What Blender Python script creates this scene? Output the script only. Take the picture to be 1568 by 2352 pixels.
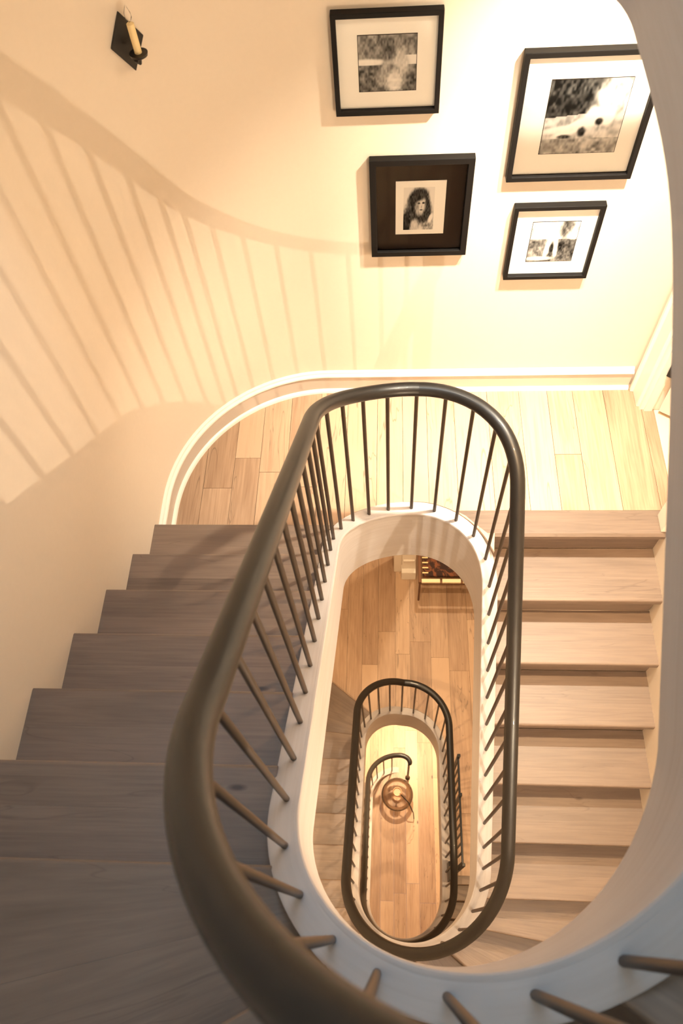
import bpy, bmesh, math, random
from mathutils import Vector, Matrix
random.seed(7)
pi = math.pi
scene = bpy.context.scene
C = scene.collection
for o in list(bpy.data.objects):
    bpy.data.objects.remove(o)

# ------------------------------------------------------------------ camera
cam = bpy.data.cameras.new('camera'); camo = bpy.data.objects.new('camera', cam); C.objects.link(camo)
camo.location = (-0.1011, -0.8339, 3.0858)
camo.rotation_mode = 'XYZ'
camo.rotation_euler = (0.5119, 0.0581, 0.0321)
cam.sensor_fit = 'VERTICAL'; cam.sensor_height = 36.0
cam.lens = 1714.64 / 2352.0 * 36.0
cam.clip_start = 0.02; cam.clip_end = 60
cam.dof.use_dof = True; cam.dof.focus_distance = 3.4; cam.dof.aperture_fstop = 4.5
scene.camera = camo

# ------------------------------------------------------------------ world, daylight, exposure
world = bpy.data.worlds.new('world'); scene.world = world; world.use_nodes = True
bg = world.node_tree.nodes['Background']
bg.inputs[0].default_value = (0.55, 0.72, 1.0, 1); bg.inputs[1].default_value = 0.2
SKY_POWER = 64.0
ld = bpy.data.lights.new('skylight_daylight', 'AREA'); ld.shape = 'RECTANGLE'; ld.size = 1.2; ld.size_y = 1.0
ld.energy = SKY_POWER; ld.color = (0.52, 0.76, 1.0)
lo = bpy.data.objects.new('skylight_daylight', ld); C.objects.link(lo); lo.location = (0, 0.5, 5.55)
vs = scene.view_settings
vs.view_transform = 'Standard'; vs.look = 'None'; vs.gamma = 1.0; vs.use_curve_mapping = False
vs.exposure = 0.07
FILL_SIDE = 200.0
FILL_RIGHT = 285.0
SPOT_MAIN, SPOT_LOW, SPOT_BASE, SCONCE_W = 530.0, 140.0, 390.0, 88.0
FILL_CENTRE = 12.0
FILL_ACCENT = 330.0
WARM = (1.0, 0.84, 0.62)
WARM2 = (1.0, 0.72, 0.43)
AMBER = (1.0, 0.66, 0.35)

# ------------------------------------------------------------------ helpers
def srgb(r, g, b):
    f = lambda c: (c/255/12.92) if c/255 <= 0.04045 else ((c/255+0.055)/1.055)**2.4
    return (f(r), f(g), f(b), 1)

def tag(o, label=None, cat=None, group=None, kind=None):
    if label: o['label'] = label
    if cat: o['category'] = cat
    if group: o['group'] = group
    if kind: o['kind'] = kind
    return o

def empty(name, loc=(0, 0, 0), parent=None):
    o = bpy.data.objects.new(name, None); C.objects.link(o); o.location = loc
    o.empty_display_size = 0.1
    if parent: o.parent = parent
    return o

def mk(name, verts, faces, mat, parent=None, uvs=None, smooth=False, bevel=0, front=None):
    me = bpy.data.meshes.new(name)
    me.from_pydata([tuple(v) for v in verts], [], faces); me.validate()
    bm = bmesh.new(); bm.from_mesh(me)
    bmesh.ops.recalc_face_normals(bm, faces=bm.faces)
    if smooth:
        for f in bm.faces: f.smooth = True
        for e in bm.edges:
            if len(e.link_faces) == 2 and e.calc_face_angle(0) > 0.7: e.smooth = False
    if uvs:
        ul = bm.loops.layers.uv.new('UVMap')
        bm.verts.ensure_lookup_table()
        for f in bm.faces:
            for l in f.loops: l[ul].uv = uvs[l.vert.index]
    if front:      # round the listed edges (pairs of vertex indices)
        bm.verts.ensure_lookup_table()
        es = [e for e in (bm.edges.get((bm.verts[a], bm.verts[b])) for a, b in front) if e]
        bmesh.ops.bevel(bm, geom=es, offset=0.009, segments=3, profile=0.5, affect='EDGES')
    bm.to_mesh(me); bm.free()
    if mat: me.materials.append(mat)
    o = bpy.data.objects.new(name, me); C.objects.link(o)
    if parent: o.parent = parent
    if bevel:
        m = o.modifiers.new('bevel', 'BEVEL'); m.width = bevel; m.segments = 2; m.limit_method = 'ANGLE'; m.angle_limit = 0.7
    return o

def cbox(cx, cy, cz, sx, sy, sz):
    v = [(cx+a*sx/2, cy+b*sy/2, cz+c*sz/2) for a in (-1, 1) for b in (-1, 1) for c in (-1, 1)]
    f = [(0, 1, 3, 2), (4, 6, 7, 5), (0, 4, 5, 1), (2, 3, 7, 6), (0, 2, 6, 4), (1, 5, 7, 3)]
    return v, f

def boxo(name, c, s, mat, parent=None, bevel=0, rot=None, uvax=None):
    v, f = cbox(0, 0, 0, *s)
    uv = None
    if uvax is not None:
        uv = [(p[uvax[0]], p[uvax[1]]+p[3-uvax[0]-uvax[1]]) for p in v]
    o = mk(name, v, f, mat, parent, uv, bevel=bevel)
    o.location = c
    if rot: o.rotation_euler = rot
    return o

def lathe(name, prof, mat, parent=None, n=24, loc=(0, 0, 0), rot=None):
    v = []; f = []
    for r, z in prof:
        for k in range(n):
            t = 2*pi*k/n; v.append((r*math.cos(t), r*math.sin(t), z))
    m = len(prof)
    for i in range(m-1):
        for k in range(n):
            f.append((i*n+k, i*n+(k+1) % n, (i+1)*n+(k+1) % n, (i+1)*n+k))
    if prof[0][0] > 1e-4: f.append(tuple(range(n))[::-1])
    if prof[-1][0] > 1e-4: f.append(tuple((m-1)*n+k for k in range(n)))
    o = mk(name, v, f, mat, parent, smooth=True); o.location = loc
    if rot: o.rotation_euler = rot
    return o

def tube_vf(pts, rad, n=12, flat=1.0, cap=True):
    """tube along pts with vertical-plane frames; rad may be a list"""
    pts = [Vector(p) for p in pts]; v = []; f = []
    up = Vector((0, 0, 1)); m = len(pts); dist = 0; uv = []
    for i, p in enumerate(pts):
        t = (pts[min(i+1, m-1)]-pts[max(i-1, 0)]).normalized()
        if i: dist += (p-pts[i-1]).length
        side = t.cross(up)
        side = side.normalized() if side.length > 1e-3 else Vector((1, 0, 0))
        u2 = side.cross(t).normalized()
        r = rad[i] if isinstance(rad, (list, tuple)) else rad
        for k in range(n):
            a = 2*pi*k/n
            v.append(p+side*(r*math.cos(a))+u2*(r*flat*math.sin(a))); uv.append((dist, a*r))
    for i in range(m-1):
        for k in range(n):
            f.append((i*n+k, i*n+(k+1) % n, (i+1)*n+(k+1) % n, (i+1)*n+k))
    if cap:
        f.append(tuple(range(n))[::-1]); f.append(tuple((m-1)*n+k for k in range(n)))
    return v, f, uv

def tubeo(name, pts, rad, mat, parent=None, n=12, flat=1.0):
    v, f, uv = tube_vf(pts, rad, n, flat)
    return mk(name, v, f, mat, parent, uv, smooth=True)

# ------------------------------------------------------------------ materials
def newmat(name):
    m = bpy.data.materials.new(name); m.use_nodes = True
    nt = m.node_tree; b = nt.nodes['Principled BSDF']
    return m, nt, b

def plain(name, col, rough=0.5, metal=0.0, noise=0.0, bump=0.0, nscale=30, coat=0.0):
    m, nt, b = newmat(name)
    b.inputs['Roughness'].default_value = rough; b.inputs['Metallic'].default_value = metal
    b.inputs['Base Color'].default_value = col
    if coat: b.inputs['Coat Weight'].default_value = coat
    if noise or bump:
        tc = nt.nodes.new('ShaderNodeTexCoord'); n = nt.nodes.new('ShaderNodeTexNoise')
        n.inputs['Scale'].default_value = nscale; n.inputs['Detail'].default_value = 4
        nt.links.new(tc.outputs['Object'], n.inputs['Vector'])
        if noise:
            mx = nt.nodes.new('ShaderNodeMix'); mx.data_type = 'RGBA'
            mx.inputs['A'].default_value = tuple(c*(1-noise) for c in col[:3])+(1,)
            mx.inputs['B'].default_value = tuple(min(1, c*(1+noise)) for c in col[:3])+(1,)
            nt.links.new(n.outputs['Fac'], mx.inputs['Factor']); nt.links.new(mx.outputs['Result'], b.inputs['Base Color'])
        if bump:
            bp = nt.nodes.new('ShaderNodeBump'); bp.inputs['Strength'].default_value = bump; bp.inputs['Distance'].default_value = 0.002
            nt.links.new(n.outputs['Fac'], bp.inputs['Height']); nt.links.new(bp.outputs['Normal'], b.inputs['Normal'])
    return m

def wood(name, light, dark, tonevar=0.25, rough=0.45, knots=1.0, grain=0.5, cracks=1.0):
    """oak with grain along U (metres); each object has its own offset and tone"""
    m, nt, b = newmat(name); N = nt.nodes; Lk = nt.links
    uv = N.new('ShaderNodeUVMap'); oi = N.new('ShaderNodeObjectInfo')
    off = N.new('ShaderNodeVectorMath'); off.operation = 'SCALE'; off.inputs[0].default_value = (41.0, 23.0, 17.0)
    Lk.new(oi.outputs['Random'], off.inputs['Scale'])
    add = N.new('ShaderNodeVectorMath'); add.operation = 'ADD'
    Lk.new(uv.outputs['UV'], add.inputs[0]); Lk.new(off.outputs['Vector'], add.inputs[1])
    def noise(sx, sy, detail, dist=0.0, rgh=0.55):
        mp = N.new('ShaderNodeMapping'); mp.inputs['Scale'].default_value = (sx, sy, 1)
        Lk.new(add.outputs['Vector'], mp.inputs['Vector'])
        n = N.new('ShaderNodeTexNoise'); n.inputs['Scale'].default_value = 1; n.inputs['Detail'].default_value = detail
        n.inputs['Distortion'].default_value = dist; n.inputs['Roughness'].default_value = rgh
        Lk.new(mp.outputs['Vector'], n.inputs['Vector']); return n
    def ramp(src, a, bb, ca=0.0, cb=1.0):
        r = N.new('ShaderNodeMapRange'); r.inputs['From Min'].default_value = a; r.inputs['From Max'].default_value = bb
        r.inputs['To Min'].default_value = ca; r.inputs['To Max'].default_value = cb
        Lk.new(src, r.inputs['Value']); return r
    def mathn(op, a, bb):
        q = N.new('ShaderNodeMath'); q.operation = op
        for i, s in enumerate((a, bb)):
            if isinstance(s, (int, float)): q.inputs[i].default_value = s
            else: Lk.new(s, q.inputs[i])
        return q
    fine = noise(5, 130, 5, 0.3)
    broad = noise(1.3, 7, 4, 1.0)
    rings = noise(1.6, 34, 3, 1.8)
    g = mathn('ADD', ramp(fine.outputs['Fac'], .35, .7).outputs[0], mathn('MULTIPLY', ramp(broad.outputs['Fac'], .35, .68).outputs[0], 1.3).outputs[0])
    g = mathn('ADD', g.outputs[0], ramp(rings.outputs['Fac'], .4, .65).outputs[0])
    g = mathn('MULTIPLY', g.outputs[0], grain/3.3)
    # per-object tone
    tone = mathn('MULTIPLY', mathn('SUBTRACT', oi.outputs['Random'], 0.5).outputs[0], tonevar*2)
    fac = mathn('ADD', g.outputs[0], tone.outputs[0]); fac.use_clamp = True
    mx = N.new('ShaderNodeMix'); mx.data_type = 'RGBA'
    mx.inputs['A'].default_value = light; mx.inputs['B'].default_value = dark
    Lk.new(fac.outputs[0], mx.inputs['Factor'])
    # knots
    mp = N.new('ShaderNodeMapping'); mp.inputs['Scale'].default_value = (2.2, 5.5, 1)
    Lk.new(add.outputs['Vector'], mp.inputs['Vector'])
    vo = N.new('ShaderNodeTexVoronoi'); vo.inputs['Scale'].default_value = 1
    Lk.new(mp.outputs['Vector'], vo.inputs['Vector'])
    kk = ramp(vo.outputs['Distance'], 0.025, 0.065, 1.0, 0.0)
    sel = N.new('ShaderNodeSeparateColor'); Lk.new(vo.outputs['Color'], sel.inputs[0])
    ks = mathn('GREATER_THAN', sel.outputs[0], 0.45)
    kf = mathn('MULTIPLY', mathn('MULTIPLY', kk.outputs[0], ks.outputs[0]).outputs[0], 0.8*knots)
    # long cracks
    cr = noise(0.7, 7, 3, 1.0)
    ca = mathn('ABSOLUTE', mathn('SUBTRACT', cr.outputs['Fac'], 0.60).outputs[0], 0)
    cf = mathn('MULTIPLY', ramp(ca.outputs[0], 0.0, 0.006, 1, 0).outputs[0], 0.5*cracks)
    df = mathn('MAXIMUM', kf.outputs[0], cf.outputs[0])
    mx2 = N.new('ShaderNodeMix'); mx2.data_type = 'RGBA'; mx2.inputs['B'].default_value = srgb(62, 44, 34)
    Lk.new(df.outputs[0], mx2.inputs['Factor']); Lk.new(mx.outputs['Result'], mx2.inputs['A'])
    Lk.new(mx2.outputs['Result'], b.inputs['Base Color'])
    b.inputs['Roughness'].default_value = rough
    bp = N.new('ShaderNodeBump'); bp.inputs['Strength'].default_value = 0.25; bp.inputs['Distance'].default_value = 0.0015
    Lk.new(fine.outputs['Fac'], bp.inputs['Height']); Lk.new(bp.outputs['Normal'], b.inputs['Normal'])
    return m

M = {}
M['floor'] = wood('oak_floor', srgb(198, 168, 140), srgb(128, 95, 71), 0.34, 0.42, 1.2, 0.65)
M['tread'] = wood('oak_tread', srgb(126, 107, 93), srgb(76, 61, 51), 0.16, 0.45, 1.2, 0.6, 0.5)
M['pale'] = wood('oak_limed', srgb(190, 186, 186), srgb(164, 155, 150), 0.05, 0.5, 0.0, 0.6, 0.0)
M['wall'] = plain('wall_plaster', srgb(226, 212, 194), 0.75, noise=0.02, bump=0.05, nscale=60)
M['trim'] = plain('trim_paint', srgb(240, 232, 220), 0.35)
M['board'] = plain('baseboard_shaded', srgb(202, 188, 174), 0.4)  # trim colour darkened: the board's shade between lit mouldings is put into the paint
M['ceil'] = plain('ceiling_paint', srgb(240, 234, 224), 0.8)
M['rail'] = plain('rail_bronze', srgb(24, 21, 19), 0.4, noise=0.15, nscale=8, coat=0.08)
M['rail'].node_tree.nodes['Principled BSDF'].inputs['Specular IOR Level'].default_value = 0.35
M['iron'] = plain('baluster_iron', srgb(66, 54, 44), 0.42, 0.3)
M['black'] = plain('frame_black', srgb(14, 11, 10), 0.6)
M['black'].node_tree.nodes['Principled BSDF'].inputs['Specular IOR Level'].default_value = 0.2
M['mat'] = plain('mat_board', srgb(246, 240, 230), 0.8)
M['darkmat'] = plain('dark_mat', srgb(44, 36, 30), 0.12)
M['darkmetal'] = plain('dark_metal', srgb(38, 36, 34), 0.4, 0.5)
M['brass'] = plain('brass', srgb(150, 110, 60), 0.3, 0.9)
M['bronze'] = plain('bench_bronze', srgb(104, 68, 42), 0.45, 0.4)
M['candle'] = plain('candle_sleeve', srgb(238, 214, 160), 0.5)
M['tile'] = plain('tile_floor', srgb(230, 205, 175), 0.4, noise=0.05, nscale=5)
M['cream'] = plain('cream_paint', srgb(240, 228, 190), 0.45)

def glassmat(name, tint=(1, 1, 1, 1), ior=1.25):
    m = bpy.data.materials.new(name); m.use_nodes = True; nt = m.node_tree; nt.nodes.clear()
    o = nt.nodes.new('ShaderNodeOutputMaterial'); t = nt.nodes.new('ShaderNodeBsdfTransparent'); t.inputs[0].default_value = tint
    g = nt.nodes.new('ShaderNodeBsdfGlossy'); g.inputs['Roughness'].default_value = 0.02
    fr = nt.nodes.new('ShaderNodeFresnel'); fr.inputs[0].default_value = ior
    mx = nt.nodes.new('ShaderNodeMixShader')
    nt.links.new(fr.outputs[0], mx.inputs[0]); nt.links.new(t.outputs[0], mx.inputs[1]); nt.links.new(g.outputs[0], mx.inputs[2])
    nt.links.new(mx.outputs[0], o.inputs[0]); return m
M['glass'] = glassmat('picture_glass', (1, 1, 1, 1), 1.15)
M['globe'] = glassmat('globe_glass', (0.95, 0.94, 0.93, 1), 1.3)

def emis(name, col, s):
    m = bpy.data.materials.new(name); m.use_nodes = True; nt = m.node_tree
    b = nt.nodes['Principled BSDF']; b.inputs['Emission Color'].default_value = col; b.inputs['Emission Strength'].default_value = s
    b.inputs['Base Color'].default_value = (0.8, 0.8, 0.8, 1); return m
M['bulb'] = emis('lamp_bulb', (1, 0.75, 0.45, 1), 12)
M['paleglass'] = plain('frosted_glass', srgb(205, 170, 140), 0.2)
M['pane'] = glassmat('skylight_glass', (0.95, 0.98, 1, 1))

# ------------------------------------------------------------------ stair geometry
R, A = 0.3508, 0.5682                 # well centre-line: radius of the ends, half length of the straights
Q = pi*R/2; L = 2*pi*R+4*A; EE = Q+2*A
SLOPE = 0.8007
WI, WO, HR, DROP, ZC0 = 0.0336, 0.0386, 0.8892, 0.4532, -0.0014
RIS = 0.19224; RUN = 0.2413
XL, XR, YF, YN, RC = -1.159, 1.147, 1.641, -1.641, 0.75
Z0, ZB = -3.747, -6.6075
ZTOP = 5.6; Z2 = 14*RIS

def spl(x, w=0.0756): return w*math.log1p(math.exp(max(-60, min(60, x/w)))) if x/w < 50 else x
def seg(v, s0, m): return m*(spl(v-s0)-spl(-s0))
def loopz(u, sa, mn, sb, mb=SLOPE):
    z1 = seg(EE, sa, SLOPE); z2 = z1+mn*2*Q; ht = z2+seg(EE, sb, mb)
    if u < EE: z = seg(u, sa, SLOPE)
    elif u < L-EE: z = z1+mn*(u-EE)
    else: z = ht-seg(L-u, sb, mb)
    return z, ht
UP = (0.1715, 0.9737, 0.9766, 0.7022); MID = (-0.2339, 1.2495, 0.4112); LOW = (0.1098, 1.31, 1.5)
H1 = loopz(0, *MID)[1]; H2 = loopz(0, *LOW)[1]
Z0 = -H1; ZB = -H1-H2
def zcap(s):
    """height of the stringer cap; s=0 at the far end of the landing, positive going up the left flight"""
    if s > L: return ZC0+loopz(L, *UP)[0]
    if s >= 0: return ZC0+loopz(s, *UP)[0]
    if s >= -L: return ZC0+loopz(s+L, *MID)[0]-H1
    if s >= -2*L: return ZC0+loopz(s+2*L, *LOW)[0]-H1-H2
    return ZC0-H1-H2
def plan(s, off=0.0):
    s = ((s+L/2) % L)-L/2; sg = 1 if s >= 0 else -1; u = abs(s); RR = R+off
    if u < Q: x, y = RR*math.sin(u/R), A+RR*math.cos(u/R)
    elif u < EE: x, y = RR, A-(u-Q)
    else:
        t = pi/2+(u-EE)/R; x, y = RR*math.sin(t), -A+RR*math.cos(t)
    return -sg*x, y
def pt(s, off=0.0, dz=0.0):
    x, y = plan(s, off); return (x, y, zcap(s)+dz)

# outer wall outline hit from a point along a direction (plan)
def wallray(ox, oy, dx, dy, square_far=False):
    best = 1e9
    def tr(t):
        nonlocal best
        if 1e-4 < t < best: best = t
    if dx < -1e-9:
        t = (XL-ox)/dx; y = oy+t*dy
        if YN+RC <= y <= YF-(0 if square_far else RC): tr(t)
    if dx > 1e-9:
        t = (XR-ox)/dx; y = oy+t*dy
        if YN+RC <= y <= YF: tr(t)
    if dy < -1e-9:
        t = (YN-oy)/dy; x = ox+t*dx
        if XL+RC <= x <= XR-RC: tr(t)
    if dy > 1e-9:
        t = (YF-oy)/dy; x = ox+t*dx
        if XL+(0 if square_far else RC) <= x <= XR: tr(t)
    for cx, cy, sx, sy in ((XL+RC, YN+RC, -1, -1), (XR-RC, YN+RC, 1, -1), (XL+RC, YF-RC, -1, 1)):
        if sy > 0 and square_far: continue
        a = dx*dx+dy*dy; b = 2*((ox-cx)*dx+(oy-cy)*dy); c = (ox-cx)**2+(oy-cy)**2-RC*RC; d = b*b-4*a*c
        if d > 0:
            t = (-b+math.sqrt(d))/(2*a); x, y = ox+t*dx, oy+t*dy
            if (x-cx)*sx >= -1e-6 and (y-cy)*sy >= -1e-6: tr(t)
    return ox+best*dx, oy+best*dy
def outer(s, square_far=False):
    """point of the outer wall that belongs to arclength s (balanced winders round both ends)"""
    s = ((s+L/2) % L)-L/2; sg = 1 if s >= 0 else -1; u = abs(s)
    if Q <= u <= EE: return (-sg*(-XL if sg > 0 else XR), A-(u-Q))
    if u > EE:
        th = (u-EE)/R; th -= 0.36*math.sin(2*th)
        return wallray(0, -A, -sg*math.cos(th), -math.sin(th))
    th = (Q-u)/R; th -= 0.10*math.sin(2*th)
    return wallray(0, A, -sg*math.cos(th), math.sin(th), square_far)
def s_at_y(y, side):
    """arclength on the curb outer face where a straight line at this y meets it; side +1 left, -1 right"""
    ro = R+WO
    if y > A: u = Q-R*math.asin(min(1, (y-A)/ro))
    elif y > -A: u = Q+A-y
    else: u = EE+R*math.asin(min(1, (-A-y)/ro))
    return side*u

# ------------------------------------------------------------------ setting: walls
def arc(cx, cy, r, a0, a1, n=24): return [(cx+r*math.cos(a0+(a1-a0)*i/n), cy+r*math.sin(a0+(a1-a0)*i/n)) for i in range(n+1)]
def wall(name, path, z0, z1, label, mat=None, parent=None, thick=0.1, flip=1):
    """solid wall along a plan path; thickness goes away from the stairwell"""
    v = []; f = []; n = len(path)
    for i, (x, y) in enumerate(path):
        xa, ya = path[max(i-1, 0)]; xb, yb = path[min(i+1, n-1)]
        d = math.hypot(xb-xa, yb-ya); nx, ny = (yb-ya)/d*flip, -(xb-xa)/d*flip
        v += [(x, y, z0), (x, y, z1), (x+nx*thick, y+ny*thick, z1), (x+nx*thick, y+ny*thick, z0)]
    for i in range(n-1):
        a, b = 4*i, 4*i+4
        for k in range(4): f.append((a+k, a+(k+1) % 4, b+(k+1) % 4, b+k))
    f.append((0, 1, 2, 3)); e = 4*(n-1); f.append((e, e+3, e+2, e+1))
    o = mk(name, v, f, mat or M['wall'], parent, smooth=True)
    if not parent: tag(o, label, 'wall', kind='structure')
    return o
ZS = -0.44   # underside of the landing
corner = arc(XL+RC, YF-RC, RC, pi, pi/2)
nearL = arc(XL+RC, YN+RC, RC, pi, 1.5*pi); nearR = arc(XR-RC, YN+RC, RC, 1.5*pi, 2*pi)
wall('wall_left', [(XL, YN+RC), (XL, 0), (XL, YF-RC-0.001)]+corner, ZS, ZTOP, 'cream plaster wall beside the left flight, curving round at the landing', flip=-1)
wall('wall_far', [(XL+RC, YF), (0.3, YF), (XR+0.9, YF)], ZS, ZTOP, 'cream plaster wall behind the landing where the pictures hang', flip=-1)
wall('wall_left', [(XL, YN+RC), (XL, 1), (XL, 4.2)], ZB, ZS, 'cream wall beside the lower flights', flip=-1)
wall('wall_far', [(XL, 4.2), (XR+0.9, 4.2)], ZB, ZS, 'cream wall at the far end of the lower rooms', flip=-1)
wall('wall_near', nearL+nearR, ZB, ZTOP, 'cream wall curving round the near winders')
DY0, DY1, DZ = 0.88, 1.50, 2.05
wall('wall_right', [(XR, YN+RC), (XR, 0), (XR, DY0)], ZB, ZTOP, 'cream wall beside the right flight')
wall('wall_right', [(XR, DY1), (XR, YF)], ZS, ZTOP, 'narrow cream wall between door casing and corner')
wall('wall_right', [(XR, DY0), (XR, DY1)], DZ, ZTOP, 'cream wall above the doorway')
wall('wall_right', [(XR, DY0), (XR, 4.2)], ZB, ZS, 'cream wall beside the lower room')
wall('wall_right', [(2.05, 0.2), (2.05, YF)], ZS, ZTOP, 'cream wall of the room behind the doorway')
wall('wall_near', [(1.25, 0.2), (2.05, 0.2)], ZS, ZTOP, 'cream near wall of the room behind the doorway')
def slab(name, pts, z0, z1, mat, label, cat, parent=None):
    n = len(pts)
    v = [(x, y, z0) for x, y in pts]+[(x, y, z1) for x, y in pts]
    f = [tuple(range(n))[::-1], tuple(range(n, 2*n))]+[(i, (i+1) % n, n+(i+1) % n, n+i) for i in range(n)]
    o = mk(name, v, f, mat, parent)
    if not parent: tag(o, label, cat, kind='structure')
    return o
# roof with a skylight opening
def ringslab(name, outerp, innerp, z0, z1, mat, label, cat):
    (a, b, c, d), (e, f_, g, h) = outerp, innerp
    o = None
    v = []; f = []
    for z in (z0, z1):
        v += [(a, b, z), (c, b, z), (c, d, z), (a, d, z), (e, f_, z), (g, f_, z), (g, h, z), (e, h, z)]
    for k in range(4):
        k2 = (k+1) % 4
        f += [(k, k2, 4+k2, 4+k), (8+k, 12+k, 12+k2, 8+k2), (k, 8+k, 8+k2, k2), (4+k, 4+k2, 12+k2, 12+k)]
    o = mk(name, v, f, mat); tag(o, label, cat, kind='structure'); return o
ringslab('ceiling', (XL-0.1, YN-0.1, XR+1.0, YF+0.1), (-0.62, -0.02, 0.62, 1.02), ZTOP, ZTOP+0.12, M['ceil'], 'white top ceiling round the skylight', 'ceiling')
sk = empty('window_1', (0, 0.5, ZTOP)); tag(sk, 'rectangular skylight over the stairwell', 'skylight', kind='structure')
v, f = cbox(0, 0, 0.10, 1.24, 1.04, 0.012); mk('pane', v, f, M['pane'], sk)
for x in (-0.6, 0.6):
    v, f = cbox(x, 0, 0.09, 0.05, 1.04, 0.06); mk('window_frame', v, f, M['trim'], sk)
for y in (-0.5, 0.5):
    v, f = cbox(0, y, 0.09, 1.24, 0.05, 0.06); mk('window_frame', v, f, M['trim'], sk)

# ------------------------------------------------------------------ floors with planks
def plank_mesh(x0, x1, ylo, yhi, z, th, parent, mat, n=1):
    v = []; uv = []; f = []
    ox, oy = random.random()*3, random.random()*3
    for i in range(n+1):
        x = x0+(x1-x0)*i/n
        for y in (ylo(x), yhi(x)):
            for zz in (z, z-th):
                v.append((x, y, zz)); uv.append((y+oy, x-(0 if zz == z else 0.02)))
    for i in range(n):
        a, b = 4*i, 4*i+4
        f += [(a, b, b+2, a+2), (a+1, a+3, b+3, b+1), (a, a+1, b+1, b), (a+2, b+2, b+3, a+3)]
    f.append((0, 2, 3, 1)); e = 4*n; f.append((e, e+1, e+3, e+2))
    return mk('plank', v, f, mat, parent, uv)

def lay_planks(parent, z, x0, x1, width, lo, hi, mat, seams, curve_zone=None):
    """rows of planks along y between lo(x) and hi(x), with staggered butt joints"""
    x = x0; k = 0
    while x < x1-0.01:
        w = width*random.uniform(0.8, 1.2); xb = min(x+w, x1)
        if x1-xb < 0.04: xb = x1
        xa, xc = x+0.0009, xb-0.0009
        xm = (x+xb)/2
        l, h = lo(xm), hi(xm)
        if h-l > 0.02:
            n = 8 if (curve_zone is None or curve_zone(x, xb)) else 1
            cuts = []
            y = l+random.uniform(0.25, 1.3)
            while y < h-0.2:
                cuts.append(y); y += random.uniform(seams[0], seams[1])
            ys = [lo]+[(lambda yy: (lambda q: yy))(c) for c in cuts]+[hi]
            for i in range(len(ys)-1):
                a, b = ys[i], ys[i+1]
                g = 0.0009
                aa = (lambda q, a=a: a(q)+(g if a is not lo else 0)); bb = (lambda q, b=b: b(q)-(g if b is not hi else 0))
                aa2 = lambda q: min(aa(q), bb(q)-0.001)
                plank_mesh(xa, xc, aa2, bb, z+random.uniform(-0.0006, 0.0006), 0.018, parent, mat, n)
        x = xb; k += 1

ro = R+WO-0.004
def curb_far(x): return A+math.sqrt(max(0, ro*ro-x*x))
# landing floor
fl = empty('floor', (0, 0, 0)); tag(fl, 'landing floor of pale oak planks under the pictures', 'floor', kind='structure')
def lo1(x):
    if abs(x) < ro-0.002: return curb_far(x)
    return 0.72 if x < 0 else 0.905
def hi1(x):
    if x < XL+RC: return YF-RC+math.sqrt(max(0, RC*RC-(x-XL-RC)**2))
    return YF
lay_planks(fl, 0.0, XL, XR, 0.15, lo1, hi1, M['floor'], (0.7, 1.5), lambda a, b: b < XL+RC+0.02 or abs(a) < 0.42 or abs(b) < 0.42)
lay_planks(fl, 0.0, XR, XR+0.06, 0.08, lambda x: DY0, lambda x: DY1, M['floor'], (0.7, 1.5), lambda a, b: False)
# nosing border at the head of the right flight
def lo_n(x): return max(0.772, curb_far(x) if x < ro-0.002 else 0)
plank = None
v = []; uv = []; f = []
xs = [0.20+(XR-0.20)*i/20 for i in range(21)]
prof = [(0.905, 0.0), (0.012, 0.0), (0.0, -0.012), (0.0, -0.034), (0.008, -0.043), (0.905, -0.043)]
for x in xs:
    yb = lo_n(x) if x < ro else 0.772
    for k, (d, zz) in enumerate(prof):
        y = max(0.9041, yb) if k in (0, 5) else yb+d
        y = min(y, max(0.9041, yb))
        v.append((x, y, zz)); uv.append((x, y+zz))
for i in range(20):
    for k in range(6): f.append((6*i+k, 6*i+(k+1) % 6, 6*i+6+(k+1) % 6, 6*i+6+k))
f.append(tuple(range(6))); f.append(tuple(range(120, 126))[::-1])
mk('nosing_plank', v, f, M['tread'], fl, uv)
# slab below the landing (ceiling of the floor below)
cs = [(-ro, A-0.05)]+[(ro*math.cos(pi-i*pi/24), A+ro*math.sin(pi-i*pi/24)) for i in range(25)]+[(ro, A-0.05)]
def below(z0, z1, label, far, square):
    pts = [(XL, 0.75), (-ro, 0.75)]+[(ro*math.cos(pi-t), A+ro*math.sin(pi-t)) for t in [0.49+i*(pi-1.26)/24 for i in range(25)]]+[(XR, 0.84)]
    pts += [(XR, far)]
    if square: pts += [(XL, far)]
    else: pts += [(x, y) for x, y in reversed(corner)]
    return slab('ceiling', pts, z0, z1, M['ceil'], label, 'ceiling')
below(ZS, -0.045, 'white ceiling under the landing', YF, True)
below(Z2-0.12, Z2-0.02, 'white ceiling under the upper landing', YF, False)
slab('ceiling', [(XL, YF), (XR, YF), (XR, 4.2), (XL, 4.2)], ZS, ZS+0.1, M['ceil'], 'white ceiling of the room on the floor below', 'ceiling')
# upper landing floor
f2 = empty('floor', (0, 0, 0)); tag(f2, 'oak plank floor of the upper landing', 'floor', kind='structure')
lay_planks(f2, Z2, XL, XR, 0.17, lambda x: curb_far(x) if abs(x) < ro-0.002 else (0.75 if x < 0 else 0.82), hi1, M['floor'], (0.8, 1.6), lambda a, b: b < XL+RC+0.02 or abs(a) < 0.42 or abs(b) < 0.42)
# floor of the room behind the doorway
slab('floor', [(XR+0.062, 0.2), (2.05, 0.2), (2.05, YF), (XR+0.062, YF)], -0.06, -0.004, M['tile'], 'pale stone floor seen through the doorway', 'floor')
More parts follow.
